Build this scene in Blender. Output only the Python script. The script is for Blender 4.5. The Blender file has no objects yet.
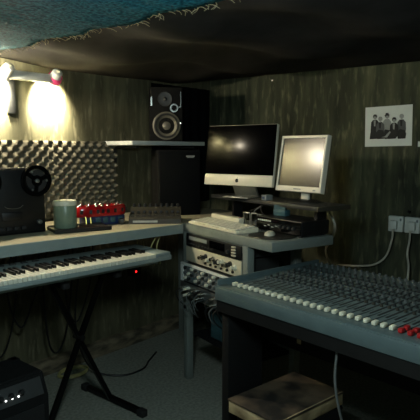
import bpy, bmesh, math, random
from mathutils import Vector, Matrix, noise
random.seed(4)
PI = math.pi
V = Vector
S = bpy.context.scene
COL = S.collection


# ------------------------------------------------------------------ materials
def lin(c):
    return tuple(((v / 255) / 12.92 if v / 255 <= .04045 else ((v / 255 + .055) / 1.055) ** 2.4) for v in c) + (1,)


def mat(name, rgb, rough=.6, metal=0., var=.15, scale=14., bump=0., rgb2=None, stretch=(1, 1, 1), emit=None, es=0.,
        spec=.5, alpha=None, trans=0., detail=5., lo=.35, hi=.68):
    m = bpy.data.materials.new(name)
    m.use_nodes = True
    nt = m.node_tree
    b = nt.nodes['Principled BSDF']
    c1 = lin(rgb)
    c2 = lin(rgb2) if rgb2 else tuple(v * (1 - var * 2) for v in c1[:3]) + (1,)
    tc = nt.nodes.new('ShaderNodeTexCoord')
    mp = nt.nodes.new('ShaderNodeMapping')
    mp.inputs['Scale'].default_value = stretch
    nz = nt.nodes.new('ShaderNodeTexNoise')
    nz.inputs['Scale'].default_value = scale
    nz.inputs['Detail'].default_value = detail
    rp = nt.nodes.new('ShaderNodeValToRGB')
    rp.color_ramp.elements[0].position = lo
    rp.color_ramp.elements[1].position = hi
    rp.color_ramp.elements[0].color = c2
    rp.color_ramp.elements[1].color = c1
    nt.links.new(tc.outputs['Object'], mp.inputs['Vector'])
    nt.links.new(mp.outputs['Vector'], nz.inputs['Vector'])
    nt.links.new(nz.outputs['Fac'], rp.inputs['Fac'])
    nt.links.new(rp.outputs['Color'], b.inputs['Base Color'])
    b.inputs['Roughness'].default_value = rough
    b.inputs['Metallic'].default_value = metal
    b.inputs['Specular IOR Level'].default_value = spec
    if trans:
        b.inputs['Transmission Weight'].default_value = trans
    if emit:
        b.inputs['Emission Color'].default_value = lin(emit)
        b.inputs['Emission Strength'].default_value = es
    if bump:
        bp = nt.nodes.new('ShaderNodeBump')
        bp.inputs['Strength'].default_value = bump
        bp.inputs['Distance'].default_value = .01
        nt.links.new(nz.outputs['Fac'], bp.inputs['Height'])
        nt.links.new(bp.outputs['Normal'], b.inputs['Normal'])
    return m


def wall_mat(name, base, stain, pale, seed):
    """old stained plank-like panelling: vertical streaks, dark blotches, pale scuffs"""
    m = bpy.data.materials.new(name)
    m.use_nodes = True
    nt = m.node_tree
    b = nt.nodes['Principled BSDF']
    tc = nt.nodes.new('ShaderNodeTexCoord')

    def nz(scale, st, det, lo, hi):
        mp = nt.nodes.new('ShaderNodeMapping')
        mp.inputs['Scale'].default_value = st
        mp.inputs['Location'].default_value = (seed, seed * 2, seed * .7)
        n = nt.nodes.new('ShaderNodeTexNoise')
        n.inputs['Scale'].default_value = scale
        n.inputs['Detail'].default_value = det
        r = nt.nodes.new('ShaderNodeMapRange')
        r.inputs['From Min'].default_value = lo
        r.inputs['From Max'].default_value = hi
        nt.links.new(tc.outputs['Object'], mp.inputs['Vector'])
        nt.links.new(mp.outputs['Vector'], n.inputs['Vector'])
        nt.links.new(n.outputs['Fac'], r.inputs['Value'])
        return r.outputs['Result']

    def mix(fac, a, c):
        x = nt.nodes.new('ShaderNodeMix')
        x.data_type = 'RGBA'
        nt.links.new(fac, x.inputs[0])
        if isinstance(a, tuple):
            x.inputs[6].default_value = a
        else:
            nt.links.new(a, x.inputs[6])
        x.inputs[7].default_value = c
        return x.outputs[2]
    streak = nz(17, (1, 1, .14), 8, .30, .70)
    blotch = nz(3.4, (1, 1, .45), 10, .40, .85)
    scuff = nz(30, (1, 1, .22), 8, .54, .86)
    c = mix(streak, lin(base), lin(stain))
    c = mix(blotch, c, lin(tuple(int(v * .55) for v in stain)))
    c = mix(scuff, c, lin(pale))
    nt.links.new(c, b.inputs['Base Color'])
    b.inputs['Roughness'].default_value = .75
    b.inputs['Specular IOR Level'].default_value = .25
    bp = nt.nodes.new('ShaderNodeBump')
    bp.inputs['Strength'].default_value = .25
    bp.inputs['Distance'].default_value = .006
    nt.links.new(streak, bp.inputs['Height'])
    nt.links.new(bp.outputs['Normal'], b.inputs['Normal'])
    return m


M = dict(
    wall_l=wall_mat('stained_panelling', (112, 109, 84), (76, 75, 58), (146, 141, 114), 1.3),
    wall_r=wall_mat('dark_stained_panelling', (90, 94, 72), (48, 55, 43), (126, 126, 100), 7.1),
    floor=mat('worn_carpet', (150, 152, 140), .95, var=.18, scale=60, bump=.4, spec=.1),
    ceil=mat('dark_board', (22, 22, 22), .95, spec=.1),
    shade_black=mat('shade_black', (14, 15, 17), .95, spec=.1),
    cloth=mat('charcoal_cloth', (50, 48, 46), .95, var=.15, scale=6, spec=.1),
    blanket=mat('teal_felt', (38, 104, 118), .98, rgb2=(14, 56, 70), scale=70, bump=.9, spec=.05, lo=.38, hi=.62),
    fray=mat('pale_thread', (150, 140, 110), .9),
    foam=mat('grey_foam', (108, 104, 90), .95, var=.08, scale=40, spec=.08),
    skirt=mat('worn_skirting_paint', (132, 120, 96), .8, rgb2=(62, 58, 46), scale=9, stretch=(1, 1, 3)),
    desk=mat('pale_laminate', (176, 168, 140), .5, var=.08, scale=5, stretch=(1, 6, 1)),
    grey_wood=mat('grey_painted_wood', (122, 130, 124), .55, var=.1, scale=9),
    white_paint=mat('off_white_paint', (222, 226, 220), .5, var=.06, scale=8),
    black=mat('black_plastic', (16, 17, 18), .45, var=.12),
    black_gloss=mat('black_gloss', (8, 8, 9), .12, var=.05),
    black_matte=mat('black_vinyl', (10, 11, 11), .85, var=.2, scale=50, spec=.25),
    black_steel=mat('black_steel', (17, 18, 19), .35, .6, var=.1),
    charcoal=mat('charcoal_plastic', (44, 46, 46), .5, var=.1),
    cone=mat('speaker_cone', (112, 108, 96), .5, .2, var=.1),
    rubber=mat('rubber', (28, 28, 28), .7),
    chrome=mat('chrome', (205, 205, 198), .22, 1., var=.05),
    steel=mat('brushed_steel', (150, 152, 148), .38, .8, var=.1),
    silver=mat('silver_plastic', (226, 220, 200), .4, .0, var=.04),
    silver_grey=mat('grey_plastic', (132, 138, 138), .45, .1, var=.08),
    screen=mat('lcd_glass', (44, 40, 34), .20, var=.0, spec=.30),
    glass_black=mat('glossy_black_glass', (4, 4, 5), .2, var=.02, spec=.10),
    keys=mat('white_keys', (226, 220, 196), .45, var=.05),
    key_white=mat('ivory_key_plastic', (216, 214, 196), .35, var=.04),
    key_black=mat('black_key_plastic', (14, 14, 15), .35),
    synth=mat('blue_grey_metal', (140, 154, 152), .45, .1, var=.06),
    jar=mat('frosted_green_plastic', (150, 172, 148), .35, var=.08, trans=.25),
    lid=mat('white_lid_plastic', (226, 224, 200), .4, var=.03),
    red=mat('glossy_red_plastic', (176, 24, 26), .18, var=.1),
    blue=mat('dark_blue_plastic', (30, 48, 92), .4, var=.15),
    brass=mat('brass', (196, 170, 96), .3, 1.),
    taupe=mat('taupe_plastic', (54, 52, 44), .5, var=.1),
    dark_taupe=mat('dark_taupe_plastic', (32, 31, 28), .5, var=.1),
    beige_panel=mat('beige_panel', (206, 198, 172), .45, var=.06),
    mixer_blue=mat('blue_grey_enamel', (96, 112, 112), .5, .1, var=.08),
    mixer_lip=mat('slate_enamel', (82, 98, 100), .42, .1, var=.06),
    knob_grey=mat('grey_knob', (88, 94, 94), .45),
    knob_dark=mat('dark_knob', (40, 44, 44), .45),
    cap_white=mat('white_fader_cap', (216, 214, 192), .35, var=.03),
    cap_red=mat('red_fader_cap', (170, 30, 30), .4),
    lamp_white=mat('white_lamp_enamel', (205, 210, 205), .35),
    pink=mat('pink_sheen', (226, 70, 130), .4),
    bulb=mat('lit_bulb', (255, 240, 200), .3, emit=(255, 232, 180), es=10.),
    paper=mat('matte_photo_paper', (226, 234, 230), .6, var=.02),
    ink=mat('printing_ink', (24, 26, 28), .7),
    ink_mid=mat('grey_ink', (88, 92, 92), .7),
    ink_light=mat('light_grey_ink', (160, 166, 164), .7),
    socket=mat('grey_socket_plastic', (226, 230, 222), .5, var=.06),
    cable_white=mat('white_cable', (210, 206, 188), .5),
    cable_grey=mat('grey_cable', (96, 100, 98), .5),
    cable_black=mat('black_cable', (15, 15, 16), .5),
    cable_yellow=mat('yellowed_cable', (186, 178, 118), .5),
    card_side=mat('cream_board', (176, 158, 120), .8, rgb2=(120, 104, 76), scale=12),
    card_top=mat('printed_brown_board', (88, 74, 58), .6, rgb2=(26, 24, 22), scale=7, detail=8, lo=.4, hi=.62),
    display=mat('dark_display', (70, 78, 70), .2),
    label=mat('white_print', (190, 192, 186), .5),
    led=mat('small_lamp_white', (240, 240, 230), .4, emit=(235, 240, 235), es=1.2),
    blue_cloth=mat('dusty_blue_plastic', (56, 92, 100), .6),
)


# ------------------------------------------------------------------ mesh building
class MB:
    def __init__(s):
        s.bm = bmesh.new()

    def box(s, c, size, m=None, bev=0.):
        mm = (m or Matrix()) @ Matrix.Translation(c) @ Matrix.Diagonal((*size, 1))
        r = bmesh.ops.create_cube(s.bm, size=1, matrix=mm)
        if bev:
            es = list({e for v in r['verts'] for e in v.link_edges})
            bmesh.ops.bevel(s.bm, geom=es, offset=bev, segments=2, affect='EDGES', profile=.5)
        return s

    def ring(s, pts):
        return [s.bm.verts.new(p) for p in pts]

    def skin(s, rings, closed=False, caps=True, loop=True):
        n = len(rings[0])
        k = len(rings)
        for i in range(k if closed else k - 1):
            a, b = rings[i], rings[(i + 1) % k]
            for j in range(n if loop else n - 1):
                try:
                    s.bm.faces.new((a[j], a[(j + 1) % n], b[(j + 1) % n], b[j]))
                except ValueError:
                    pass
        if caps and not closed and loop:
            s.bm.faces.new(list(reversed(rings[0])))
            s.bm.faces.new(rings[-1])

    def lathe(s, prof, m=None, n=20, caps=True):
        """profile of (radius, height) turned about local z"""
        m = m or Matrix()
        rings = []
        for r, z in prof:
            r = max(r, 1e-4)
            rings.append(s.ring([m @ V((r * math.cos(2 * PI * i / n), r * math.sin(2 * PI * i / n), z)) for i in range(n)]))
        s.skin(rings, caps=caps)
        return s

    def cyl(s, p0, p1, r0, r1=None, n=12):
        p0, p1 = V(p0), V(p1)
        d = p1 - p0
        m = Matrix.Translation(p0) @ d.to_track_quat('Z', 'Y').to_matrix().to_4x4()
        return s.lathe([(r0, 0), (r1 if r1 is not None else r0, d.length)], m, n)

    def tube(s, pts, r, n=6, smooth=True, sub=6):
        pts = [V(p) for p in pts]
        if smooth and len(pts) > 2:
            q = []
            P = [2 * pts[0] - pts[1]] + pts + [2 * pts[-1] - pts[-2]]
            for i in range(1, len(P) - 2):
                for k in range(sub):
                    t = k / sub
                    a, b, c, d = P[i - 1], P[i], P[i + 1], P[i + 2]
                    q.append(.5 * ((2 * b) + (c - a) * t + (2 * a - 5 * b + 4 * c - d) * t * t + (3 * b - a - 3 * c + d) * t ** 3))
            q.append(pts[-1])
            pts = q
        rings = []
        up = V((.13, .21, .97))
        for i, p in enumerate(pts):
            d = (pts[min(i + 1, len(pts) - 1)] - pts[max(i - 1, 0)])
            if d.length < 1e-7:
                d = V((0, 0, 1))
            d.normalize()
            x = d.cross(up)
            if x.length < .05:
                x = d.cross(V((1, 0, 0)))
            x.normalize()
            y = d.cross(x)
            up = y if y.dot(up) > 0 else -y
            x = up.cross(d).normalized()
            rings.append(s.ring([p + r * (x * math.cos(2 * PI * k / n) + up * math.sin(2 * PI * k / n)) for k in range(n)]))
        s.skin(rings)
        return s

    def prism(s, pts, z0, z1, m=None):
        m = m or Matrix()
        a = s.ring([m @ V((x, y, z0)) for x, y in pts])
        b = s.ring([m @ V((x, y, z1)) for x, y in pts])
        s.skin([a, b])
        return s

    def ball(s, c, r, sc=(1, 1, 1), n=12, m=None):
        mm = (m or Matrix()) @ Matrix.Translation(c) @ Matrix.Diagonal((r * sc[0], r * sc[1], r * sc[2], 1))
        bmesh.ops.create_uvsphere(s.bm, u_segments=n, v_segments=max(6, n // 2 + 2), radius=1, matrix=mm)
        return s

    def build(s, name, m, parent=None, origin=None, rz=0.):
        bmesh.ops.recalc_face_normals(s.bm, faces=s.bm.faces)
        me = bpy.data.meshes.new(name)
        s.bm.to_mesh(me)
        s.bm.free()
        me.polygons.foreach_set('use_smooth', [True] * len(me.polygons))
        me.set_sharp_from_angle(angle=math.radians(38))
        me.materials.append(M[m] if isinstance(m, str) else m)
        o = bpy.data.objects.new(name, me)
        COL.objects.link(o)
        if parent:
            o.parent = parent
        if origin:
            o.location = origin
            o.rotation_euler.z = rz
        return o


def thing(name, label, cat, loc, rz=0., group=None):
    o = bpy.data.objects.new(name, None)
    o.empty_display_size = .05
    COL.objects.link(o)
    o.location = loc
    o.rotation_euler.z = rz
    return tag(o, label, cat, group)


def tag(o, label, cat, group=None):
    o['label'] = label
    o['category'] = cat
    if group:
        o['group'] = group
    return o


def struct(o):
    o['kind'] = 'structure'
    return o


def T(x, y, z):
    return Matrix.Translation((x, y, z))


def RX(a):
    return Matrix.Rotation(a, 4, 'X')


def RY(a):
    return Matrix.Rotation(a, 4, 'Y')


def RZ(a):
    return Matrix.Rotation(a, 4, 'Z')


# y- facing disc matrix: local z of a lathe points to -y
FY = RX(PI / 2)


def copy_to(src, parent, loc):
    o = src.copy()
    COL.objects.link(o)
    o.parent = parent
    o.location = loc
    return o


# ------------------------------------------------------------------ room shell
XW, YW, ZC = -4.8, -4.2, 2.16
struct(MB().box((XW / 2, YW / 2, -.05), (-XW + .2, -YW + .2, .1)).build('floor', 'floor'))
struct(MB().box((XW / 2, YW / 2, ZC + .05), (-XW + .2, -YW + .2, .1)).build('ceiling', 'ceil'))
struct(MB().box((XW / 2, .05, ZC / 2), (-XW + .2, .1, ZC)).build('wall_left', 'wall_l'))
struct(MB().box((.05, YW / 2 - .0, ZC / 2), (.1, -YW, ZC)).build('wall_right', 'wall_r'))
struct(MB().box((XW - .05, YW / 2, ZC / 2), (.1, -YW, ZC)).build('wall_back', 'wall_r'))
struct(MB().box((XW / 2, YW - .05, ZC / 2), (-XW + .2, .1, ZC)).build('wall_front', 'wall_r'))
# rounded, lumpy skirting along the left wall
b = MB()
rings = []
for i in range(60):
    x = -4.7 + i * 4.6 / 59
    h = .10 + .012 * noise.noise(V((x * 3, 0, 0)))
    d = .045 + .012 * noise.noise(V((x * 4, 5, 0)))
    rings.append(b.ring([(x, 0, 0), (x, -d, 0), (x, -d, h * .7), (x, -d * .7, h * .92), (x, 0, h)]))
b.skin(rings)
struct(b.build('baseboard_left', 'skirt'))

# ------------------------------------------------------------------ ceiling cloth, blanket
def sag(x, y):
    z = 2.005
    e = min(1, -x / .5) * min(1, .25 - y / .5)
    z += (1 - min(1, -x / .5)) * (.028 + .012 * y)
    z += e * (.020 * math.sin(y * 9 + x * 1.5) + .014 * math.sin(x * 7 - y * 3.0))
    z += e * .02 * noise.noise(V((x * 2.1, y * 2.6, 1.7)))
    z -= .05 * math.exp(-((x + 1.5) ** 2 + (y + .45) ** 2) / .10)
    edge = max(0, 1 - (-y) / .5)
    z -= .035 * edge * min(1, -x / .4) * max(0, min(1, (x + 2.1) / .5))
    return z


b = MB()
nx, ny = 110, 100
x0, x1, y0, y1 = -2.9, -.004, -4.1, -.004
rows = []
for j in range(ny + 1):
    y = y0 + (y1 - y0) * j / ny
    rows.append(b.ring([(x0 + (x1 - x0) * i / nx, y, sag(x0 + (x1 - x0) * i / nx, y)) for i in range(nx + 1)]))
b.skin(rows, loop=False)
o = b.build('ceiling_drape', 'cloth')
tag(o, 'black cloth sagging in folds across the ceiling over the desks', 'drape')
md = o.modifiers.new('thick', 'SOLIDIFY')
md.thickness = .004
md.offset = 1

bt = thing('ceiling_blanket', 'teal speckled felt blanket with frayed edge fixed overhead at upper left', 'blanket', (-3.4, -2.2, 1.93))
b = MB()
nx, ny = 60, 150
rows = []


def bl_edge(y):
    return -2.10 + .018 * math.sin(y * 17) + .02 * noise.noise(V((y * 6, .3, 0))) + .008 * noise.noise(V((y * 40, 2, 0)))


def bl_z(x, y):
    return 1.945 + .012 * noise.noise(V((x * 3, y * 3, 0))) + .004 * noise.noise(V((x * 14, y * 14, 4)))


for j in range(ny + 1):
    y = -3.95 + 3.7 * j / ny
    xe = bl_edge(y)
    rows.append(b.ring([(-4.6 + (xe + 4.6) * (i / nx) + 3.4, y + 2.2, bl_z(-4.6 + (xe + 4.6) * (i / nx), y) - 1.93) for i in range(nx + 1)]))
b.skin(rows, loop=False)
o = b.build('felt_sheet', 'blanket', bt)
md = o.modifiers.new('thick', 'SOLIDIFY')
md.thickness = .014
md.offset = 1
b = MB()
for k in range(130):
    y = random.uniform(-2.4, -.35)
    xe = bl_edge(y)
    z = bl_z(xe, y)
    L = random.uniform(.01, .045)
    a = random.uniform(-1.2, 1.2)
    p = V((xe - .006 + 3.4, y + 2.2, z - 1.93))
    b.tube([p, p + V((L * .5 * math.cos(a), L * .5 * math.sin(a), -L * .1)), p + V((L * math.cos(a + .4), L * math.sin(a + .4), -L * .3))], .0011, 4, sub=3)
o = b.build('frayed_threads', 'fray', bt)
o['kind'] = 'stuff'
o['label'] = 'pale loose threads along the torn edge'


# ------------------------------------------------------------------ acoustic foam
def foam(name, xa, xb, za, zb, label):
    b = MB()
    L = .07
    st = L / 8
    nx, nz = int((xb - xa) / st), int((zb - za) / st)
    rows = []
    for j in range(nz + 1):
        row = []
        for i in range(nx + 1):
            x, z = i * st, j * st
            h = .005 + .040 * (.5 + .5 * math.sin(2 * PI * x / L) * math.sin(2 * PI * z / L)) ** 1.25
            if i in (0, nx) or j in (0, nz):
                h *= .8
            row.append((x, -h, z))
        rows.append(b.ring(row))
    b.skin(rows, loop=False)
    # closed sides and back
    bk = [b.ring([(0, 0, j * st) for j in (0, nz)]), b.ring([(nx * st, 0, j * st) for j in (0, nz)])]
    b.bm.faces.new((bk[0][0], bk[0][1], bk[1][1], bk[1][0]))
    b.bm.faces.new(rows[0] + [bk[1][0], bk[0][0]])
    b.bm.faces.new(rows[-1] + [bk[1][1], bk[0][1]])
    b.bm.faces.new([r[0] for r in rows] + [bk[0][1], bk[0][0]])
    b.bm.faces.new([r[-1] for r in rows] + [bk[1][1], bk[1][0]])
    tag(b.build(name, 'foam', origin=(xa, -.001, za)), label, 'acoustic foam')


foam('acoustic_foam', -2.30, -1.04, 1.01, 1.515, 'grey egg-crate acoustic foam sheet on the wall above the left desk')
foam('acoustic_foam', -2.62, -1.40, .57, .955, 'grey egg-crate acoustic foam strip on the wall below the left desk')

# ------------------------------------------------------------------ wall spot lamps
SPOTS = []


def spot_bar(loc, label, power):
    t = thing('spot_bar_lamp', label, 'wall lamp', loc, 0, 'twin spot bars on the left wall')
    MB().box((0, -.105, .055), (.30, .045, .05), bev=.006).build('lamp_bar', 'lamp_white', t)
    b = MB()
    b.box((-.075, -.01, -.06), (.05, .02, .2), bev=.004).box((-.075, -.05, .045), (.03, .1, .02))
    b.build('mount_plate', 'charcoal', t)
    for i, sx in enumerate((-.155, .165)):
        d = V((.08 if sx > 0 else -.10, .80, -.60)).normalized()
        m = T(sx, -.115, .07) @ d.to_track_quat('Z', 'Y').to_matrix().to_4x4()
        h = MB().lathe([(.012, -.045), (.03, -.04), (.034, -.01), (.040, .03), (.043, .035), (.038, .035), (.033, .02), (.012, .0)], m, 20, caps=False).build('spot_head', 'lamp_white', t)
        MB().ball((0, 0, .018), .020, (1, 1, .7), 12, m).build('bulb', 'bulb', h)
        if sx > 0:
            MB().lathe([(.0385, -.008), (.042, -.008), (.0455, .024), (.041, .024)], m, 20, caps=False).build('sheen_ring', 'pink', h)['label'] = 'pink sheen put round the lamp head as a coloured ring'  # pink sheen at the lamp head, modelled as a coloured ring
        ld = bpy.data.lights.new('spot_lamp', 'SPOT')
        ld.energy = power
        ld.color = (1, .89, .64)
        ld.spot_size = math.radians(105)
        ld.spot_blend = .8
        ld.shadow_soft_size = .025
        lo = bpy.data.objects.new('spot_lamp', ld)
        COL.objects.link(lo)
        lo.parent = t
        lo.matrix_local = T(*(V((sx, -.115, .07)) + d * .05)) @ (-d).to_track_quat('Z', 'Y').to_matrix().to_4x4()
    return t


spot_bar((-1.76, 0, 1.825), 'white twin spot bar lamp with painted pink sheen shining on the wall under the cloth', 115)


def bar_of_light(loc, energy, size, color, target, name='room_lamp'):
    ld = bpy.data.lights.new(name, 'AREA')
    ld.energy = energy
    ld.size = size
    ld.color = color
    lo = bpy.data.objects.new(name, ld)
    COL.objects.link(lo)
    lo.location = loc
    lo.rotation_euler = (V(target) - V(loc)).to_track_quat('-Z', 'Y').to_euler()
    return lo


# ------------------------------------------------------------------ left desk
t = thing('long_desk', 'pale laminate desk along the left wall carrying the tape machine and jar', 'desk', (-1.6, -.35, 0))
ox, oy = 1.6, .35
pts = [(-3.1, -.54), (-2.28, -.637), (-1.17, -.762), (-1.135, -.732), (-.80, -.72), (-.40, -.70), (-.40, -.046), (-3.1, -.046)]
MB().prism([(x + ox, y + oy) for x, y in pts], .955, 1.0).build('desk_top', 'desk', t)
b = MB()
fr = [(-3.1, -.545), (-2.28, -.642), (-1.17, -.767)]
fb = [(x, y - .012) for x, y in fr]
b.prism([(x + ox, y + oy) for x, y in fr + fb[::-1]], .945, 1.0)
b.build('front_lip', 'synth', t)['label'] = 'blue-grey front edge strip'
for x, y in ((-3.0, -.10), (-3.0, -.48), (-.46, -.10), (-.46, -.62)):
    MB().box((x + ox, y + oy, .4775), (.045, .045, .955)).build('leg', 'grey_wood', t)

# ------------------------------------------------------------------ tape machine
t = thing('tape_machine', 'black open-reel tape machine standing at the left end of the desk', 'tape recorder', (-2.07, -.30, 1.0), -.12)
MB().box((0, .0, .1775), (.40, .16, .355), bev=.006).build('body', 'black_matte', t)
MB().box((0, -.083, .18), (.385, .006, .335), bev=.002).build('face_plate', 'black', t)
for sx in (-.13, .145):
    mm = T(sx, -.088, .285) @ FY
    b = MB()
    N = 30
    for z in (.0, .018):                                   # two flanges with three windows
        outer, inner = [], []
        b.lathe([(.066, z), (.084, z), (.084, z + .003), (.066, z + .003), (.066, z)], mm, 30, caps=False)
        b.lathe([(.001, z), (.03, z), (.03, z + .003), (.001, z + .003)], mm, 20)
        for k in range(3):
            a = k * 2 * PI / 3 + .4
            b.box((.048, 0, z + .0015), (.044, .022, .003), mm @ RZ(a))
    r = b.build('tape_reel', 'black_gloss', t)
    MB().lathe([(.03, .003), (.058, .003), (.058, .018), (.03, .018)], mm, 30).build('tape_pack', 'rubber', r)
    b = MB().lathe([(.011, .018), (.011, .03), (.006, .034)], mm, 12)
    b.build('reel_hub', 'steel', r)
    b = MB()
    for k in range(3):
        b.cyl(mm @ V((.055 * math.cos(k * 2.094), .055 * math.sin(k * 2.094), .021)), mm @ V((.055 * math.cos(k * 2.094), .055 * math.sin(k * 2.094), .024)), .006, n=8)
    b.build('rivets', 'steel', r)
MB().box((.01, -.088, .10), (.11, .01, .045), bev=.003).build('head_cover', 'black', t)
b = MB()
b.tube([(-.03, -.094, .155), (-.012, -.094, .145), (.02, -.094, .142), (.05, -.094, .145), (.07, -.094, .158)], .002, 4)
b.build('tape_guide', 'steel', t)
for k in range(5):
    MB().box((-.09 + k * .04, -.09, .035), (.026, .014, .02), bev=.003).build('transport_button', 'rubber', t)
MB().lathe([(.014, 0), (.012, .016), (.003, .018)], T(.16, -.086, .06) @ FY, 14).build('knob', 'steel', t)
# ------------------------------------------------------------------ jar, tray, tambourine, blue box
MBt = MB()
MBt.prism([(-.15, -.10), (.16, -.11), (.17, .07), (-.15, .08)], .0, .018)
MBt.box((.01, -.108, .012), (.31, .012, .02)).box((.01, .075, .012), (.31, .012, .02))
tag(MBt.build('tray', 'black', origin=(-1.72, -.47, 1.0), rz=-.35), 'flat black tray under the pale green jar on the left desk', 'tray')
t = thing('jar', 'pale green frosted cylindrical jar with white lid on the black tray', 'jar', (-1.785, -.45, 1.018))
MB().lathe([(.060, 0), (.063, .004), (.063, .124), (.060, .130)], n=32).build('body', 'jar', t)
MB().lathe([(.064, .125), (.066, .127), (.066, .146), (.062, .152), (.001, .153)], n=32).build('lid', 'lid', t)
t = thing('blue_box', 'low dark blue plastic box under the red tambourine on the left desk', 'box', (-1.475, -.385, 1.0), -.3)
MB().box((0, 0, .028), (.25, .12, .056), bev=.006).build('body', 'blue', t)
for k in range(5):
    MB().box((-.095 + k * .047, -.062, .03), (.03, .006, .03), bev=.002).build('front_button', 'blue_cloth', t)
for k in range(4):
    MB().lathe([(.008, 0), (.007, .01)], T(-.09 + k * .06, -.03, .0555), 10).build('knob', 'steel', t)
t = thing('tambourine', 'glossy red double-lobed tambourine with metal jingles lying on the blue box', 'tambourine', (-1.515, -.405, 1.058), -.22)


def lobes(r):
    pts = []
    for k in range(48):
        a = 2 * PI * k / 48
        rr = r * (1 + .34 * math.cos(2 * a))
        pts.append((1.22 * rr * math.cos(a), .80 * rr * math.sin(a)))
    return pts


b = MB()
o_, i_ = lobes(.105), lobes(.066)
rg = [b.ring([(x, y, 0) for x, y in o_]), b.ring([(x * 1.03, y * 1.03, .012) for x, y in o_]), b.ring([(x * 1.03, y * 1.03, .048) for x, y in o_]),
      b.ring([(x * .97, y * .97, .06) for x, y in o_]), b.ring([(x, y, .058) for x, y in i_]), b.ring([(x, y, .0) for x, y in i_])]
b.skin(rg, closed=True, caps=False)
b.build('frame', 'red', t)
for k in range(14):
    a = 2 * PI * (k + .5) / 14
    rr = .088 * (1 + .34 * math.cos(2 * a))
    x, y = 1.22 * rr * math.cos(a), .80 * rr * math.sin(a)
    MB().lathe([(.009, .059), (.011, .062), (.009, .065), (.003, .067), (.003, .075), (.006, .077), (.001, .079)], T(x, y, 0), 10).build('jingle', 'chrome', t)
for k in range(18):
    a = 2 * PI * (k + .5) / 18
    rr = .107 * (1 + .34 * math.cos(2 * a))
    x, y = 1.22 * rr * math.cos(a), .80 * rr * math.sin(a)
    MB().box((0, 0, .030), (.012, .016, .022), T(x, y, 0) @ RZ(math.atan2(y / .64, x / 1.48))).build('jingle_slot', 'black', t)
for k in range(2):
    x = -.10 + k * .03
    MB().cyl((x - .01, -.065, -.056), (x - .01, -.055, 0.004), .004, n=8).build('brass_pin', 'brass', t)

# ------------------------------------------------------------------ small desktop mixer
t = thing('desktop_mixer', 'small taupe wedge shaped desktop mixer at the right end of the left desk', 'mixer', (-1.20, -.57, 1.0), -.80)
b = MB()
prof = [(-.105, 0), (-.105, .03), (-.09, .045), (.03, .062), (.06, .085), (.105, .088), (.105, 0)]
m = RZ(PI / 2) @ RX(PI / 2)
b.prism(prof, -.16, .16, Matrix(((0, 0, 1, 0), (1, 0, 0, 0), (0, 1, 0, 0), (0, 0, 0, 1))))
b.build('body', 'taupe', t)
for k in range(9):
    x = -.14 + k * .035
    MB().lathe([(.010, 0), (.009, .018), (.005, .021)], T(x, .085, .087), 10).build('knob', 'dark_taupe', t)
    MB().box((x, .0, .060), (.006, .06, .004), RX(0)).build('slider_slot', 'black', t)
    MB().box((x, -.03 + .035 * random.random(), .0655), (.018, .014, .016), bev=.003).build('slider_cap', 'dark_taupe', t)
for k in range(9):
    MB().box((-.14 + k * .035, -.078, .0485), (.022, .016, .008), bev=.002).build('pad', 'dark_taupe', t)
MB().box((-.06, -.1065, .016), (.15, .004, .012)).build('label_strip', 'label', t)
t = thing('power_adapter', 'small pale box with lead left of the taupe desktop mixer', 'adapter', (-1.41, -.49, 1.0), -.8)
MB().box((0, 0, .018), (.036, .036, .036), bev=.005).build('body', 'taupe', t)
MB().tube([(.0, .017, .02), (.0, .03, .010), (.012, .06, .005), (.0, .11, .005)], .004).build('cable', 'cable_black', t)

# ------------------------------------------------------------------ wall shelf and speakers
t = thing('wall_shelf', 'white edged wall shelf holding the studio monitor speaker', 'shelf', (-.775, -.15, 1.475))
MB().box((0, -.0, .022), (.73, .29, .028), bev=.002).build('board', 'white_paint', t)
for sx in (-.28, .28):
    b = MB()
    b.box((sx, .140, -.06), (.025, .016, .12)).box((sx, .02, -.006), (.025, .24, .012))
    b.build('bracket', 'charcoal', t)


def speaker_front(b, mm, R, depth=.03):
    pass


t = thing('studio_monitor', 'black studio monitor speaker with silver woofer on the white wall shelf', 'speaker', (-.70, -.165, 1.511), -.72)
W, H, Dp = .235, .385, .20
MB().box((0, .0, H / 2), (W, Dp, H), bev=.008).build('cabinet', 'black_matte', t)
f = T(0, -Dp / 2 - .001, 0)
b = MB().lathe([(.100, 0), (.100, .008), (.090, .012), (.086, .006), (.074, .010), (.068, .004), (.034, -.012), (.034, -.004), (.02, .006), (.001, .010)], f @ T(0, 0, .112) @ FY, 40, caps=False)
w = b.build('woofer', 'cone', t)
MB().lathe([(.088, .010), (.0865, .014), (.078, .0145), (.074, .011)], f @ T(0, 0, .112) @ FY, 40, caps=False).build('surround', 'rubber', w)
b = MB().lathe([(.052, 0), (.050, .006), (.030, .002), (.014, .004), (.010, .010), (.001, .013)], f @ T(-.01, 0, .300) @ FY, 32, caps=False)
tw = b.build('tweeter', 'charcoal', t)
MB().ball((-.01, -Dp / 2 - .012, .300), .005).build('dome', 'steel', tw)
MB().lathe([(.020, 0), (.030, 0), (.030, .007), (.020, .007), (.020, 0)], f @ T(.055, 0, .238) @ FY, 24, caps=False).build('port_ring', 'chrome', t)
MB().box((-.106, -Dp / 2 - .003, .285), (.010, .006, .065)).build('edge_highlight', 'chrome', t)  # chrome bars stand in for bright highlights along the cabinet edges
MB().box((.103, -Dp / 2 - .003, .2975), (.005, .006, .11)).box((.09, -Dp / 2 - .003, .245), (.028, .006, .006)).build('edge_highlight', 'chrome', t)
MB().lathe([(.006, 0), (.005, .006), (.001, .008)], f @ T(.098, 0, .13) @ FY, 10).build('indicator_light', 'led', t)

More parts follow.
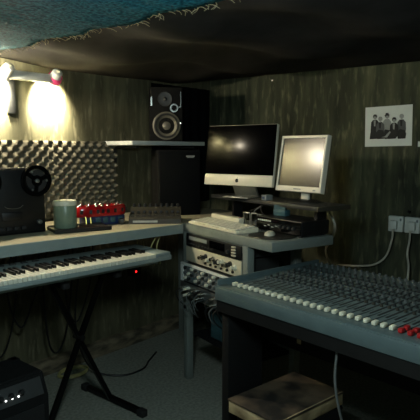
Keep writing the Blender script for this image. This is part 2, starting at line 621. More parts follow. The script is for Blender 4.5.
t = thing('speaker_cabinet', 'tall black grille-fronted speaker standing on the desk below the shelf', 'speaker', (-.80, -.36, 1.0), -.55)
MB().box((0, .0, .225), (.30, .22, .45), bev=.006).build('cabinet', 'black_matte', t)
MB().box((0, -.114, .225), (.285, .012, .435), bev=.005).build('grille', mat('dark_grille_cloth', (14, 17, 20), .95, scale=200, var=.3, spec=.15), t)
b = MB().box((.075, -.1215, .408), (.06, .003, .007)).box((.075, -.1215, .399), (.045, .003, .003))
b.build('badge', 'label', t)['label'] = 'small pale badge at the upper right'

b = MB()  # added black sheet that deepens the shade on the corner wall
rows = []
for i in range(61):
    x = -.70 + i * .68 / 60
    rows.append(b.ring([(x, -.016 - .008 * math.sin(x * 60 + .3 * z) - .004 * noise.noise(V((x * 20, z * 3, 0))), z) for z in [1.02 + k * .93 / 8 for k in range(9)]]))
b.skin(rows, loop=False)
o = b.build('shade_sheet', 'shade_black')
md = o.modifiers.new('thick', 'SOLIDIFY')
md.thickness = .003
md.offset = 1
tag(o, 'added black sheet darkening the left wall in the corner behind the speakers', 'shade_sheet')

# ------------------------------------------------------------------ stage piano
t = thing('stage_piano', 'long blue-grey stage piano below the desk edge on a black stand', 'keyboard', (-2.02, -.72, .81), -.075)
L0, L1 = -.85, .61
b = MB()
b.box(((L0 + L1) / 2, 0, .046), (L1 - L0, .33, .028), bev=.005)
b.box(((L0 + L1) / 2, .090, .066), (L1 - L0, .15, .024), bev=.004)
b.box((L1 - .055, -.03, .064), (.11, .25, .02), bev=.004)
b.box(((L0 + L1) / 2, .03, .017), (L1 - L0 - .06, .22, .034))
b.build('case', 'synth', t)
wk = .0225
kx = L1 - .115
wproto = MB().box((0, -.0775, .0665), (wk - .0018, .181, .021), bev=.0015)
first = None
bproto = None
nk = 0
x = kx - wk / 2
while x > L0 + .2:
    if first is None:
        first = wproto.build('white_key', 'key_white', t)
        first.location = (x, 0, 0)
    else:
        copy_to(first, t, (x, 0, 0))
    if nk % 7 not in (0, 3):
        bx = x + wk / 2
        if bproto is None:
            bproto = MB().box((0, -.04, .083), (.0125, .108, .016), bev=.002).build('black_key', 'key_black', t)
            bproto.location = (bx, 0, 0)
        else:
            copy_to(bproto, t, (bx, 0, 0))
    nk += 1
    x -= wk
for k in range(5):
    MB().box((-.3 + k * .06, .12, .081), (.03, .02, .006), bev=.001).build('panel_button', 'charcoal', t)

t = thing('power_socket', 'small wall power block with red standby light under the left desk', 'socket', (-.90, 0, .52))
MB().box((0, -.02, .03), (.10, .04, .06), bev=.005).build('body', 'black', t)
MB().ball((0, -.042, .03), .006).build('standby_light', mat('red_light', (200, 20, 20), emit=(255, 30, 30), es=1.5), t)
# stand
t = thing('keyboard_stand', 'black X-braced keyboard stand on the carpet under the stage piano', 'stand', (-1.865, -.66, 0), 0)
zt = .77
for sg in (-1, 1):
    L = math.hypot(.385, zt)
    MB().box((0, 0, 0), (.026, .020, L), T(sg * .0275, .012 * sg, zt / 2 + .012) @ RY(math.atan2(.385, zt) * -sg)).build('brace', 'black_steel', t)
MB().cyl((0, -.035, .45), (0, .035, .45), .016).build('pivot_bolt', 'black', t)
for k, sx in enumerate((-.22, .22)):
    fb_ = MB().box((sx, 0, .022), (.032, .52, .03), bev=.004).build('foot_bar', 'black_steel', t)
    for sy in (-.25, .25):
        MB().box((sx, sy, .02), (.042, .05, .04), bev=.006).build('rubber_foot', 'rubber', fb_)
    sx *= .75
    tb_ = MB().box((sx, 0.03, zt + .012), (.032, .34, .026), bev=.004).build('top_bar', 'black_steel', t)
    for sy in (-.13, .18):
        MB().box((sx, sy, zt + .014), (.038, .03, .03), bev=.004).build('rubber_pad', 'rubber', tb_)


def cable(name, pts, r, m, label, cat='cable', group=None):
    b = MB()
    b.tube(pts, r)
    return tag(b.build(name, m), label, cat, group)


for k, (x, lo_, lab) in enumerate(((-2.10, .28, 'black cable looping low behind the amplifier under the desk'), (-1.96, .42, 'black cable in a short loop under the desk left of the stand'),
                                   (-1.73, .20, 'thin black cable hanging lowest between the braces of the stand'), (-1.58, .36, 'black cable hanging under the desk right of the keyboard stand'))):
    cable('hanging_cable', [(x - .06, -.30, .94), (x - .075, -.24, .7), (x - .03, -.20, lo_ + .1), (x + .03, -.2, lo_), (x + .09, -.22, lo_ + .14), (x + .10, -.28, .7), (x + .08, -.32, .94)],
          .006, 'cable_black', lab, group='cables hanging under the left desk')
cable('hanging_cable', [(-1.62, -.42, .94), (-1.66, -.36, .6), (-1.62, -.3, .3), (-1.5, -.28, .05), (-1.38, -.42, .008), (-1.22, -.45, .008), (-1.1, -.38, .008), (-.95, -.3, .008)], .006, 'cable_black',
      'black cable dropping from the desk and running over the carpet along the wall', group='cables hanging under the left desk')
b = MB()
pts = []
for k in range(60):
    a = k / 60 * 2 * PI * 3
    pts.append((.10 * math.cos(a) * (1 + .05 * math.sin(k)), .07 * math.sin(a), .01 + .006 * (k / 20)))
b.tube(pts, .007, smooth=False)
tag(b.build('coiled_cable', 'cable_yellow', origin=(-1.56, -.16, 0)), 'small coil of pale cable on the carpet against the skirting', 'cable')
for k, (dx, lab) in enumerate(((0, 'pale cable loop hanging from the desk edge next to the rack leg'), (.05, 'yellowed cable dropping from the desk end behind the rack leg'))):
    cable('desk_cable', [(-1.33 + dx, -.72 + k * .02, .95), (-1.35 + dx, -.68, .86), (-1.30 + dx, -.66, .76), (-1.25 + dx, -.58, .74), (-1.22 + dx, -.44, .80), (-1.18 + dx, -.34, .94)], .004,
          'cable_yellow', lab, group='pale cables by the rack leg')

# ------------------------------------------------------------------ amplifier
t = thing('guitar_amplifier', 'black guitar combo amplifier on the floor at the lower left corner', 'amplifier', (-2.55, -.885, 0), 0.0)
b = MB()
prof = [(-.16, 0), (-.16, .40), (-.115, .50), (.115, .50), (.125, .49), (.125, 0)]
MX = Matrix(((0, 0, 1, 0), (1, 0, 0, 0), (0, 1, 0, 0), (0, 0, 0, 1)))
b.prism(prof, -.25, .25, MX)
bmesh.ops.bevel(b.bm, geom=list(b.bm.edges), offset=.008, segments=2, affect='EDGES')
b.build('cabinet', 'black_matte', t)
pm = T(0, -.1415, .447) @ RX(math.radians(-24.2))
p = MB().box((0, 0, 0), (.45, .006, .075), pm).build('control_panel', 'charcoal', t)
for k in range(8):
    MB().lathe([(.012, 0), (.011, .014), (.008, .018)], pm @ T(-.19 + k * .045, -.003, 0) @ FY, 14).build('knob', 'black', p)
for k in range(3):
    MB().ball((.055 + k * .028, -.006, -.012), .0036, m=pm).build('panel_dot', 'led', p)
MB().box((0, -.163, .20), (.44, .008, .34), bev=.003).build('grille', mat('black_grille', (20, 21, 21), .95, scale=180, var=.4), t)
for sx in (-.235, .235):
    for z in (.012, .485):
        MB().box((sx, .10, z), (.042, .05, .03), bev=.006).build('corner_guard', 'black', t)
b = MB().tube([(-.09, 0, .50), (-.08, 0, .522), (0, 0, .526), (.08, 0, .522), (.09, 0, .50)], .009)
b.build('handle', 'rubber', t)

# ------------------------------------------------------------------ rack cart
ca = math.atan2(-.88, -.26)          # direction of its front edge, left to right
cx0, cy0 = -1.13, -.741
t = thing('rack_desk', 'grey painted wooden rack desk in the corner under the two screens', 'desk', (cx0, cy0, 0), ca)
# local x runs along the front edge, local y to the rear
CW, CD = .86, .42
MB().box((CW / 2, CD / 2, .975), (CW, CD, .05), bev=.004).build('desk_top', 'grey_wood', t)
for x, y in ((.018, .025), (.637, .025), (.10, .36), (.637, .36)):
    MB().box((x, y, .475), (.045, .045, .95), bev=.003).build('leg', 'grey_wood', t)
MB().box((.335, .025, .928), (.59, .03, .044)).build('front_rail', 'grey_wood', t)
MB().box((.376, .36, .30), (.51, .03, .06)).build('rear_rail', 'grey_wood', t)
MB().box((.335, .19, .30), (.58, .28, .02)).build('lower_shelf', 'black_matte', t)
b = MB()
for z in (.62, .70):
    b.lathe([(.012, 0), (.012, .004), (.001, .005)], T(.018, .0025, z - .15) @ FY, 12)
b.build('screw_cover', 'black', t)
CM = T(cx0, cy0, 0) @ RZ(ca)


def cw(x, y, z=0.):
    return CM @ V((x, y, z))


def rack(name, label, cat, z, h, proud, m, x0=.043, x1=.612, depth=.26):
    p = cw((x0 + x1) / 2, .03 - proud, z)
    t = thing(name, label, cat, p, ca)
    w = x1 - x0
    MB().box((0, depth / 2 + .01, h / 2), (w - .03, depth, h - .008)).build('chassis', 'charcoal', t)
    MB().box((0, 0, h / 2), (w, .008, h - .004), bev=.0015).build('front_panel', m, t)
    return t, w, h


t, w, h = rack('rack_player', 'black rack player unit with display, topmost in the rack desk', 'rack unit', .868, .078, .03, 'black')
MB().box((-.15, -.005, .052), (.20, .004, .022), bev=.001).build('tape_slot', 'silver_grey', t)
MB().box((.055, -.005, .046), (.15, .004, .042), bev=.001).build('display', 'glass_black', t)
for k in range(4):
    MB().box((.222, -.008, .064 - k * .0155), (.032, .012, .008), bev=.001).build('button', 'beige_panel', t)
for k in range(9):
    MB().box((-.25 + k * .032, -.007, .017), (.022, .008, .008), bev=.001).build('button', 'charcoal', t)
MB().lathe([(.012, 0), (.010, .014), (.004, .016)], T(.165, -.004, .03) @ FY, 14).build('knob', 'charcoal', t)

t, w, h = rack('rack_amplifier', 'beige rack amplifier with a row of knobs, second in the rack desk', 'rack unit', .772, .094, .03, 'beige_panel')
for k in range(9):
    MB().lathe([(.017, 0), (.016, .008), (.011, .010), (.010, .028), (.003, .030)], T(-.10 + k * .041, -.004, .050 + .010 * (k % 2)) @ FY, 14).build('knob', ('chrome', 'knob_dark', 'cap_white')[k % 3], t)
for k in range(6):
    MB().lathe([(.007, 0), (.007, .010)], T(-.06 + k * .055, -.004, .022) @ FY, 10).build('jack_socket', 'black', t)

t, w, h = rack('rack_mixer', 'grey rack mixer with pale frame and many knobs, third in the rack desk', 'rack unit', .655, .113, .06, 'silver_grey')
b = MB().box((0, -.006, h - .006), (w, .016, .012)).box((-w / 2 + .012, -.006, h / 2), (.024, .016, h - .004)).box((w / 2 - .012, -.006, h / 2), (.024, .016, h - .004))
b.build('frame', 'white_paint', t)
for j in range(3):
    for k in range(13):
        MB().lathe([(.010, 0), (.009, .016), (.004, .018)], T(-.235 + k * .039, -.004, .024 + j * .031) @ FY, 10).build('knob', ('cap_white', 'knob_grey', 'knob_dark')[(j + k * 2) % 3], t)

t, w, h = rack('patch_bay', 'steel patch bay bristling with plugs, lowest in the rack desk', 'rack unit', .565, .086, .07, 'steel')
for j in range(2):
    for k in range(14):
        if random.random() < .75:
            q = MB().cyl((-.26 + k * .04, -.004, .025 + j * .036), (-.26 + k * .04, -.05, .022 + j * .036), .010, .008, 10).build('plug', random.choice(('chrome', 'black', 'knob_dark', 'cap_white')), t)
            x = -.26 + k * .04
            z = .022 + j * .036
            MB().tube([(x, -.05, z), (x + .004, -.075, z - .02), (x + .015, -.07, z - .06), (x + .02 * (k % 3 - 1), -.03, z - .10)], .0035, 5, sub=4).build('patch_lead', random.choice(('cable_black', 'cable_grey', 'cable_black')), q)

# loose leads and gear low in the rack desk
t = thing('power_supply', 'dark blue box sitting on the lower shelf of the rack desk', 'box', cw(.34, .19, .31), ca)
MB().box((0, 0, .09), (.30, .22, .18), bev=.006).build('body', 'black', t)
MB().box((0, -.112, .09), (.28, .004, .16)).build('front_panel', 'blue_cloth', t)

# ------------------------------------------------------------------ things on the rack desk
t = thing('computer_keyboard', 'white computer keyboard lying along the front of the rack desk', 'keyboard', cw(.29, .09, 1.0), ca - .02)
KW, KD = .52, .15
b = MB()
b.prism([(-KD / 2, 0), (-KD / 2, .012), (KD / 2, .026), (KD / 2, 0)], -KW / 2, KW / 2, MX)
bmesh.ops.bevel(b.bm, geom=list(b.bm.edges), offset=.003, segments=2, affect='EDGES')
b.build('case', 'keys', t)
ka = math.atan2(.014, KD)
km = T(0, 0, .0195) @ RX(ka)
proto = None
for j in range(5):
    for k in range(17):
        lx, ly = -KW / 2 + .030 + k * .0288, -.054 + j * .027
        wide = .024
        if j == 0 and 4 <= k <= 9:
            if k != 4:
                continue
            MB().box((lx + .0705, ly, .004), (.165, .022, .009), km, bev=.002).build('space_bar', 'key_white', t)
            continue
        p = km @ V((lx, ly, .004))
        if proto is None:
            proto = MB().box((0, 0, 0), (.0245, .0225, .009), RX(ka), bev=.002).build('key', 'key_white', t)
            proto.location = p
        else:
            copy_to(proto, t, p)
t = thing('power_strip', 'long off-white plastic power strip lying behind the white keyboard', 'power strip', cw(.20, .20, 1.0), ca - .05)
MB().box((0, 0, .0275), (.32, .055, .055), bev=.010).build('body', 'keys', t)
for k in range(5):
    MB().lathe([(.017, 0), (.017, .003), (.001, .003)], T(-.11 + k * .05, 0, .052), 14).build('outlet', 'silver', t)
MB().box((.135, 0, .053), (.014, .018, .008), bev=.002).build('switch', 'red', t)['label'] = 'red rocker switch'
b = MB()
for y in (0, .05):
    b.tube([(0, y, 0), (0, y, .085), (0, y + .002, .092), (.0, y + .038, .092), (0, y + .04, .085), (0, y + .04, 0)], .004, 6, smooth=False)
b.box((0, .045, .003), (.05, .10, .006))
tag(b.build('wire_rack', 'steel', origin=cw(.475, .21, 1.0), rz=ca + 1.9), 'small upright steel wire rack right of the white keyboard', 'rack')
pc = cw(.70, .135, 1.0)
b = MB().lathe([(.125, 0), (.128, .002), (.126, .005), (.001, .0055)], n=40)
tag(b.build('mouse_pad', 'black', origin=pc), 'round black mouse pad at the right end of the rack desk', 'mouse pad')
t = thing('computer_mouse', 'white computer mouse on the round black pad', 'mouse', (pc.x - .01, pc.y + .01, pc.z + .0056), ca + .7)
b = MB().ball((0, 0, .0), .03, (.95, 1.75, .72), 20)
for v in b.bm.verts:
    if v.co.z < 0:
        v.co.z *= .05
    v.co.z += .0015
b.build('shell', 'cap_white', t)
MB().ball((0, -.028, .0185), .005, (.6, 1.2, 1)).build('scroll_wheel', 'silver_grey', t)
t = thing('audio_interface', 'black box with pale markings on the rack desk under the raised shelf', 'audio interface', cw(.665, .30, 1.0), ca + .03)
MB().box((0, 0, .047), (.36, .20, .074), bev=.005).build('case', 'black', t)
MB().box((0, -.102, .047), (.35, .006, .066), bev=.001).build('front_panel', 'black_gloss', t)
b = MB()
for k in range(7):
    b.box((-.155 + k * .016, -.106, .066), (.011, .003, .009))
for k in range(4):
    b.box((-.10 + k * .03, -.106, .035 + .008 * (k % 2)), (.018, .003, .004))
b.build('panel_print', 'label', t)['label'] = 'pale printed marks'
for k in range(4):
    MB().lathe([(.009, 0), (.008, .012), (.003, .013)], T(.02 + k * .035, -.104, .044) @ FY, 12).build('knob', 'charcoal', t)
for sx in (-.15, .15):
    for sy in (-.08, .08):
        MB().cyl((sx, sy, 0), (sx, sy, .012), .012).build('foot', 'rubber', t)
b = MB()
b.box((0, 0, .018), (.085, .05, .036), bev=.006)
b.prism([(-.04, -.02), (.04, -.02), (.02, .02), (-.03, .02)], .036, .06)
tag(b.build('card_reader', 'blue_cloth', origin=cw(.58, .30, 1.0845), rz=ca + .2), 'small dusty blue plastic block on top of the black audio box', 'device')
lab = ['black lead tangled behind the wire rack under the raised shelf', 'grey lead looping over the black audio box', 'black lead hanging from the raised shelf above the white strip']
for k in range(3):
    pts = []
    base = (.34 + .045 * k, .31)
    for i in range(7):
        pts.append(cw(base[0] + .05 * math.sin(i * 2.1 + k), base[1] + .02 * math.cos(i * 1.7), 1.13 - (1.13 - 1.006) * (i / 6) + .012 * math.sin(i * 2)))
    cable('lead', pts, .004, ('cable_black', 'cable_grey', 'cable_black')[k], lab[k], group='leads under the raised shelf')

# raised shelf
t = thing('monitor_riser', 'long dark raised shelf carrying both screens above the rack desk', 'shelf', cw(.45, .40, 1.0), ca)
MB().box((-.07, 0, .148), (.98, .24, .022), bev=.002).build('board', 'charcoal', t)
MB().box((.427, 0, .148), (.012, .24, .025), bev=.001).build('end_cap', 'taupe', t)['label'] = 'pale wooden end edge'
for x in (-.40, .35):
    MB().box((x, -.02, .0685), (.02, .07, .137)).build('support', 'black', t)
RZT = 1.159

# ------------------------------------------------------------------ all-in-one computer
def screen_frame(pos, phi, tau):
    n = V((math.cos(phi), math.sin(phi), 0))
    rz = phi + PI / 2                 # local -y faces the viewer
    return rz


phi, tau, SW, SH = 3.179, .134, .505, .372
t = thing('desktop_computer', 'all-in-one computer with black screen and silver chin on the raised shelf', 'computer', (-.945, -1.016, RZT), phi + PI / 2)
sm = T(0, 0, 1.234 - RZT) @ RX(-tau)
b = MB().box((0, .016, SH / 2), (SW, .026, SH), sm, bev=.006)
b.build('body', 'silver', t)
MB().box((0, .001, SH / 2 + .0325), (SW - .004, .008, SH - .072), sm, bev=.002).build('screen', 'glass_black', t)
ch = MB().box((0, .0015, .0315), (SW - .002, .008, .062), sm, bev=.002).build('chin', 'silver', t)
# fruit mark with bite and leaf
b = MB()
pts = []
for k in range(40):
    a = 2 * PI * k / 40
    r = .0125 * (1 - .10 * math.exp(-((a - PI / 2) / .35) ** 2) - .07 * math.exp(-((a - 3 * PI / 2) / .3) ** 2))
    x, y = r * .95 * math.cos(a), r * math.sin(a)
    d = math.hypot(x - .0135, y - .002)
    if d < .006:
        x = .0135 - .006 * (1 if d == 0 else (.0135 - x) / d)
    pts.append((x, y))
b.prism(pts, 0, .001, sm @ T(0, -.003, .031) @ FY)
b.prism([(.0, .0125), (.003, .0135), (.0055, .019), (.002, .0175)], 0, .001, sm @ T(0, -.003, .031) @ FY)
b.build('emblem', 'ink', ch)['label'] = 'black fruit emblem'
b = MB()
b.box((0, .06, .004), (.19, .16, .008), bev=.003)
b.prism([(.125, .004), (.110, .004), (.040, .13), (.052, .13)], -.085, .085, MX)
b.build('stand', 'steel', t)
t = thing('usb_hub', 'small pale blue plug block under the right end of the computer chin', 'device', cw(.43, .315, RZT), ca)
MB().box((0, 0, .016), (.045, .05, .032), bev=.004).build('body', 'silver_grey', t)
MB().box((-.005, -.0255, .016), (.026, .003, .012)).build('port', 'blue', t)

# ------------------------------------------------------------------ LCD monitor
phi, tau, LW, LH = 2.981, .173, .330, .319
t = thing('lcd_monitor', 'silver framed square LCD monitor tilted back at the right of the raised shelf', 'monitor', (-.941, -1.439, RZT), phi + PI / 2)
lm = T(0, 0, 1.217 - RZT) @ RX(-tau)
b = MB()
bz = .014
bot = .032
outer = [(-LW / 2, 0), (LW / 2, 0), (LW / 2, LH), (-LW / 2, LH)]
inner = [(-LW / 2 + bz, bot), (LW / 2 - bz, bot), (LW / 2 - bz, LH - bz), (-LW / 2 + bz, LH - bz)]
r1 = b.ring([lm @ V((x, 0, z)) for x, z in outer])
r2 = b.ring([lm @ V((x, -.004, z)) for x, z in [(-LW / 2 + .003, .003), (LW / 2 - .003, .003), (LW / 2 - .003, LH - .003), (-LW / 2 + .003, LH - .003)]])
r3 = b.ring([lm @ V((x, -.003, z)) for x, z in inner])
r4 = b.ring([lm @ V((x, .004, z)) for x, z in inner])
r0 = b.ring([lm @ V((x, .03, z)) for x, z in outer])
b.skin([r0, r1, r2, r3, r4], caps=False)
b.bm.faces.new(r0)
b.build('bezel', 'silver', t)
MB().box((0, .006, (bot + LH - bz) / 2), (LW - 2 * bz + .002, .004, LH - bot - bz + .002), lm).build('screen', 'screen', t)
MB().box((0, .04, LH / 2), (LW * .8, .03, LH * .75), lm, bev=.01).build('rear_shell', 'charcoal', t)
b = MB().box((0, -.005, .016), (.05, .003, .006), lm)
b.build('maker_badge', 'silver_grey', t)
MB().box((LW / 2 - .045, -.005, .014), (.016, .004, .006), lm).build('power_button', 'silver_grey', t)
b = MB()
b.lathe([(.11, 0), (.11, .004), (.085, .012), (.03, .016), (.001, .016)], T(.0, .05, 0) @ Matrix.Diagonal((1, .8, 1, 1)), 32)
b.box((0, .075, .09), (.07, .028, .17), bev=.006)
b.build('stand', 'black', t)
MB().box((.015, .055, .035), (.055, .02, .06), bev=.006).build('stand_cover', 'silver', t)

# ------------------------------------------------------------------ big mixing console
wdir = math.atan2(-.985, -.163)
MXW, MXD = 1.42, .72
t = thing('mixing_console', 'large blue-grey mixing console with white fader caps at the right', 'mixing console', (-1.70, -1.487, .72), wdir)
# local x along the front edge (left to right), local y to the rear; top slopes up to the rear
zf, zr = .115, .132
b = MB()
b.prism([(-.0, 0), (-.0, .05), (.0, zf - .005), (.02, zf), (MXD - .02, zr), (MXD, zr - .01), (MXD, 0)], 0, MXW, Matrix(((0, 0, 1, 0), (1, 0, 0, 0), (0, 1, 0, 0), (0, 0, 0, 1))))
b.build('chassis', 'mixer_blue', t)
b = MB().box((MXW / 2, -.006, .085), (MXW, .016, .06), bev=.005)
b.box((MXW / 2, .016, zf + .001), (MXW, .05, .008), bev=.002)
b.build('front_lip', 'mixer_lip', t)
MB().box((MXW / 2, -.002, .027), (MXW - .01, .01, .05)).build('lower_trim', 'black', t)
for x in (.004, MXW - .004):
    MB().box((x, MXD / 2, .085), (.012, MXD, .12), bev=.003).build('end_cheek', 'mixer_lip', t)
sl = math.atan2(zr - zf, MXD - .04)


def mz(y):
    return zf + (zr - zf) * (y - .02) / (MXD - .04)


pitch = .0345
n_str = 41
xs0 = .055
sm_ = RX(sl)
cap_w = MB().box((0, 0, .010), (.017, .027, .016), sm_, bev=.004)
cap = None
rcap = None
small = MB().lathe([(.0085, 0), (.008, .012), (.0055, .014), (.001, .0145)], sm_, 10)
sk = None
rest = MB()
strip_dark = MB()
cand = []
for k in range(n_str):
    x = xs0 + k * pitch
    if x > MXW - .03:
        break
    # fader slot and channel divider
    strip_dark.box((x, .165, mz(.165) + .0006), (.004, .15, .0012), None)
    strip_dark.box((x + pitch / 2, .36, mz(.36) + .0005), (.009, .40, .001), T(0, .36, mz(.36)) @ sm_ @ T(0, -.36, -mz(.36)))
    if k < 24:
        y = .062
        if cap is None:
            cap = cap_w.build('fader_cap', 'cap_white', t)
            cap.location = (x, y, mz(y))
        else:
            copy_to(cap, t, (x, y, mz(y)))
    else:
        for y in (.058, .094):
            if rcap is None:
                rcap = MB().box((0, 0, .010), (.017, .024, .016), sm_, bev=.004).build('fader_cap', 'cap_red', t)
                rcap['label'] = 'red fader cap'
                rcap.location = (x, y, mz(y))
            else:
                c = copy_to(rcap, t, (x, y, mz(y)))
    for j, y in enumerate((.265, .30, .345, .385, .425, .465, .505, .545, .59, .64, .685)):
        cand.append((x, y, j))
o = strip_dark.build('channel_divider', 'ink', t)
o['kind'] = 'stuff'
# nearest hundred knobs as parts, the rest as one part
camv = V((-3.55, -3.02, 1.45))
MM = T(-1.70, -1.487, .72) @ RZ(wdir)
cand.sort(key=lambda c: (MM @ V((c[0], c[1], mz(c[1]))) - camv).length)
vis = [c for c in cand if c[0] < 1.08]
hid = [c for c in cand if c[0] >= 1.08]
kg = {}
for i, (x, y, j) in enumerate(vis):
    cm = ('knob_grey', 'knob_dark', 'knob_dark')[j % 3] if j < 10 else 'knob_grey'
    if j in (0, 1):
        cm = ('taupe', 'knob_dark')[j]
    if i < 100:
        if cm not in kg:
            kg[cm] = MB().lathe([(.0070, 0), (.0066, .009), (.0045, .0105), (.001, .011)], sm_, 10).build('knob', cm, t)
            kg[cm].location = (x, y, mz(y))
        else:
            copy_to(kg[cm], t, (x, y, mz(y)))
for grp, cm in ((lambda j: j in (0, 10), 'knob_grey'), (lambda j: j in (3, 6, 9), 'knob_grey'), (lambda j: j not in (0, 3, 6, 9, 10), 'knob_dark')):
    bb = MB()
    for (x, y, j) in vis[100:] + hid:
        if grp(j):
            bb.lathe([(.0070, 0), (.0066, .009), (.0045, .0105), (.001, .011)], T(x, y, mz(y)) @ sm_, 8)
    o = bb.build('knob_bank', cm, t)
    o['kind'] = 'stuff'

# stand of the console
t = thing('console_stand', 'black panel stand under the large mixing console', 'stand', (-1.70, -1.487, 0), wdir)
for x in (.035, MXW - .06):
    lg = MB().box((x, .13, .36), (.045, .22, .72), bev=.003).build('leg', 'black_matte', t)
    MB().box((x, .30, .02), (.045, .56, .04), bev=.004).build('foot', 'black_matte', lg)
MB().box((MXW / 2, .24, .64), (MXW - .1, .03, .16)).build('apron', 'black_matte', t)
for y in (.2, .6):
    MB().box((MXW / 2, y, .705), (MXW - .1, .04, .028)).build('top_rail', 'black_steel', t)
MB().box((.30, .222, .62), (.022, .004, .05)).build('worn_label', 'card_side', t)['label'] = 'small worn beige sticker'

cable('hanging_cable', [(-1.78, -2.13, .72), (-1.79, -2.13, .6), (-1.78, -2.15, .47), (-1.77, -2.19, .36), (-1.76, -2.27, .22), (-1.74, -2.36, .06), (-1.7, -2.46, .008), (-1.4, -2.6, .008)], .005, 'cable_grey',
      'grey cable hanging below the mixing console to the floor', group=None)

# ------------------------------------------------------------------ box and case on the floor
fx, fy = -1.53, -1.76
bx = math.atan2(-.3, -.03)
t = thing('flight_case', 'black case on the floor beneath the worn flat box', 'case', (-1.515, -1.775, 0), -.1)
MB().box((0, 0, .135), (.42, .27, .27), bev=.006).build('body', 'black_matte', t)
for sx in (-.2, .2):
    for sy in (-.125, .125):
        MB().ball((sx, sy, .255), .018).build('corner_cap', 'black_steel', t)
b = MB()
b.tube([(-.07, -.136, .16), (-.06, -.16, .165), (.06, -.16, .165), (.07, -.136, .16)], .006)
b.build('handle', 'black_steel', t)
t = thing('flat_box', 'worn flat cardboard box with dark printed lid under the mixing console', 'box', (-1.525, -1.757, .273), -.15)
MB().box((0, 0, .028), (.45, .295, .056), bev=.003).build('tray', 'card_side', t)
ld_ = MB().box((0, 0, .0595), (.456, .301, .009), bev=.002).build('printed_lid', 'card_top', t)
b = MB().box((0, -.146, .0642), (.44, .005, .001))
b.build('worn_edge', 'card_side', ld_)

# ------------------------------------------------------------------ right wall: photo, sockets, cables
t = thing('band_photo', 'black and white photo print of five people with white border on the right wall', 'photograph', (-.001, -1.565, 1.475), -PI / 2)
# local x runs to the right in the picture, local -y faces the room
MB().box((0, -.0015, .133), (.322, .002, .266), RY(math.radians(-1.0))).build('paper', 'paper', t)
fz = T(0, -.0027, 0) @ FY


def blob(b, x, y, rx, ry, lay, n=14):
    b.prism([(x + rx * math.cos(2 * PI * k / n), y + ry * math.sin(2 * PI * k / n)) for k in range(n)], lay, lay + .0004, fz)
    return b


def shape(b, pts, lay):
    b.prism(pts, lay, lay + .0004, fz)
    return b


# x, head height, body tone, hair tone, legs: five figures, the middle one in a pale coat and hat
for i, (x, hy, tone, hair, lean) in enumerate(((-.094, .196, 'ink', 'ink', -.010), (-.056, .180, 'ink_mid', 'ink_light', .006), (-.010, .198, 'ink_light', 'ink', .012),
                                               (.040, .172, 'ink', 'ink', -.012), (.088, .192, 'ink_mid', 'ink_light', .004))):
    L = .00005 + .0012 * (i % 2) + (.0024 if i == 3 else 0)
    fg = shape(MB(), [(x - .020 + lean, .062), (x - .029, hy - .075), (x - .027, hy - .034), (x - .014, hy - .018), (x + .012, hy - .017), (x + .028, hy - .036),
                      (x + .031, hy - .080), (x + .022 + lean, .062)], L).build('figure', tone, t)
    shape(MB(), [(x - .024 + lean, .048), (x - .031, .088), (x - .010, .112), (x + .022, .106), (x + .034, .082), (x + .026 + lean, .050)], L + .0005).build('legs', 'ink', fg)
    blob(MB(), x, hy - .002, .0105, .014, L + .0005).build('face', 'ink_light', fg)
    shape(MB(), [(x - .014, hy - .010), (x - .015, hy + .008), (x - .008, hy + .018), (x + .007, hy + .018), (x + .015, hy + .007), (x + .013, hy - .012), (x + .009, hy + .004), (x - .008, hy + .005)], L + .001).build('hair', hair, fg)
    if i == 2:
        shape(MB(), [(x - .022, hy + .006), (x + .020, hy + .009), (x + .011, hy + .013), (x + .008, hy + .023), (x - .011, hy + .022), (x - .012, hy + .012)], L + .0015).build('hat', 'ink', fg)
    else:
        shape(MB(), [(x - .006, hy - .060), (x - .010, hy - .022), (x + .006, hy - .022), (x + .004, hy - .062)], L + .0005).build('shirt', 'ink_light' if tone == 'ink' else 'ink', fg)
shape(MB(), [(-.045, .060), (-.020, .066), (.012, .100), (.020, .094), (-.004, .058)], .0042).build('crossed_leg', 'ink_light', t)

SX = -PI / 2
sock = []
for k, (yy, lab) in enumerate(((-1.648, 'grey double wall socket with plug, left of the pair on the right wall'), (-1.757, 'grey wall socket with plug, right of the pair on the right wall'))):
    t = thing('wall_socket', lab, 'socket', (-.001, yy, .905), SX, 'wall sockets on the right wall')
    MB().box((0, -.014, .055), (.100, .028, .105), bev=.006).build('socket_plate', 'socket', t)
    MB().box((-.008 + .012 * k, -.043, .050), (.05, .032, .06), bev=.008).build('plug', 'socket', t)
    MB().box((.034, -.029, .085), (.012, .004, .018), bev=.001).build('switch', 'silver_grey', t)
    sock.append(yy)
t = thing('nail', 'small nail in the right wall above the sockets', 'nail', (0, -1.735, 1.045))
MB().cyl((0, 0, 0), (-.03, 0, .004), .004, n=8).build('shaft', 'black_steel', t)
MB().cyl((-.03, 0, .004), (-.034, 0, .0045), .009, n=10).build('head', 'black_steel', t)
b = MB().box((0, 0, 0), (.002, .05, .034))
tag(b.build('paper_tag', 'paper', origin=(-.002, -1.79, 1.488)), 'small pale tag on the wall right of the photo, at the frame edge', 'tag')
cable('power_cable', [(-.05, -1.640, .925), (-.06, -1.640, .86), (-.05, -1.60, .74), (-.05, -1.52, .67), (-.06, -1.40, .645), (-.10, -1.28, .64), (-.28, -1.32, .67), (-.52, -1.40, .82), (-.72, -1.55, .95), (-.80, -1.60, 1.04), (-.81, -1.55, 1.135)],
      .007, 'cable_white', 'white power cable sagging from the left socket along the wall to the raised shelf')
cable('power_cable', [(-.05, -1.755, .92), (-.06, -1.757, .86), (-.07, -1.75, .78), (-.08, -1.765, .70), (-.10, -1.77, .62), (-.15, -1.78, .3), (-.2, -1.8, .01)], .007, 'cable_white', 'white power cable dropping straight from the right socket behind the console')
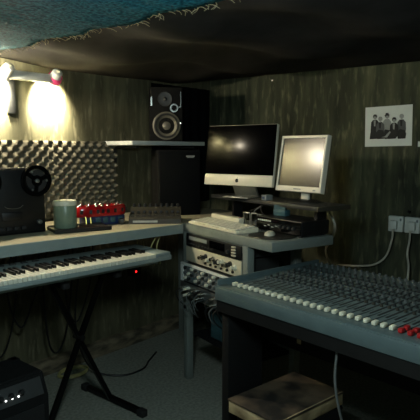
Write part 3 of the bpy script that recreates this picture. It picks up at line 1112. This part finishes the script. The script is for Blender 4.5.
# pale plug standing on the console rear
p = MM @ V((.69, MXD - .05, mz(MXD - .05)))
b = MB().lathe([(.013, 0), (.013, .02), (.009, .03), (.005, .04), (.001, .041)], n=12)
tag(b.build('jack_plug', 'cap_white', origin=p), 'small pale plug standing in the rear edge of the mixing console', 'plug')
t = thing('ceiling_hook', 'tiny bright metal hook at the top of the right wall below the cloth', 'hook', (0, -.63, 1.985))
MB().lathe([(.012, 0), (.010, .006), (.001, .008)], RY(-PI / 2), 12).build('base', 'chrome', t)
MB().tube([(-.006, 0, 0), (-.02, 0, 0), (-.028, 0, .01), (-.02, 0, .02)], .003).build('hook', 'chrome', t)

# ------------------------------------------------------------------ light and camera
pl = thing('wall_bulb', 'bare warm bulb in a wall holder left of the twin spot bar', 'wall lamp', (-2.14, 0, 1.915))
MB().lathe([(.045, 0), (.045, .012), (.02, .02), (.02, .06), (.008, .062)], FY, 18).build('bulb_holder', 'lamp_white', pl)
MB().ball((0, -.088, 0), .032, (1, 1.1, 1), 16).build('bulb', 'bulb', pl)
ld = bpy.data.lights.new('wall_bulb_light', 'POINT')
ld.energy = 11
ld.color = (1, .88, .66)
ld.shadow_soft_size = .04
lo = bpy.data.objects.new('wall_bulb_light', ld)
COL.objects.link(lo)
lo.location = (-2.14, -.18, 1.90)
lamp = thing('ceiling_lamp', 'round opal lamp hanging beneath the teal blanket above the picture', 'ceiling lamp', (-2.9, -2.3, 1.775))
MB().lathe([(.16, .16), (.16, .11), (.15, .09)], n=28).build('base', 'lamp_white', lamp)
MB().lathe([(.15, .09), (.13, .04), (.08, .01), (.001, 0)], n=28).build('shade', mat('opal_shade', (235, 240, 240), .4, emit=(200, 235, 240), es=1.5), lamp)
ld = bpy.data.lights.new('ceiling_lamp_light', 'POINT')
ld.energy = 10.5
ld.color = (.78, .97, .97)
ld.shadow_soft_size = .12
lo = bpy.data.objects.new('ceiling_lamp_light', ld)
COL.objects.link(lo)
lo.location = (-2.9, -2.3, 1.64)

w = bpy.data.worlds.new('dim_air')
S.world = w
w.use_nodes = True
w.node_tree.nodes['Background'].inputs[0].default_value = (.010, .014, .015, 1)
w.node_tree.nodes['Background'].inputs[1].default_value = .3

yaw, pt = math.radians(40.4), math.radians(6.34)
f = V((math.cos(yaw) * math.cos(pt), math.sin(yaw) * math.cos(pt), -math.sin(pt)))
r = V((math.sin(yaw), -math.cos(yaw), 0))
u = r.cross(f)
cam = bpy.data.cameras.new('camera')
cam.lens = 540 / 420 * 36
cam.sensor_width = 36
cam.clip_start = .02
co = bpy.data.objects.new('camera', cam)
COL.objects.link(co)
mw = Matrix(((r.x, u.x, -f.x, -3.55), (r.y, u.y, -f.y, -3.02), (r.z, u.z, -f.z, 1.45), (0, 0, 0, 1)))
co.matrix_world = mw
S.camera = co
S.view_settings.view_transform = 'Standard'
S.view_settings.look = 'None'
S.view_settings.gamma = 1
S.view_settings.use_curve_mapping = False
S.view_settings.exposure = 1.9
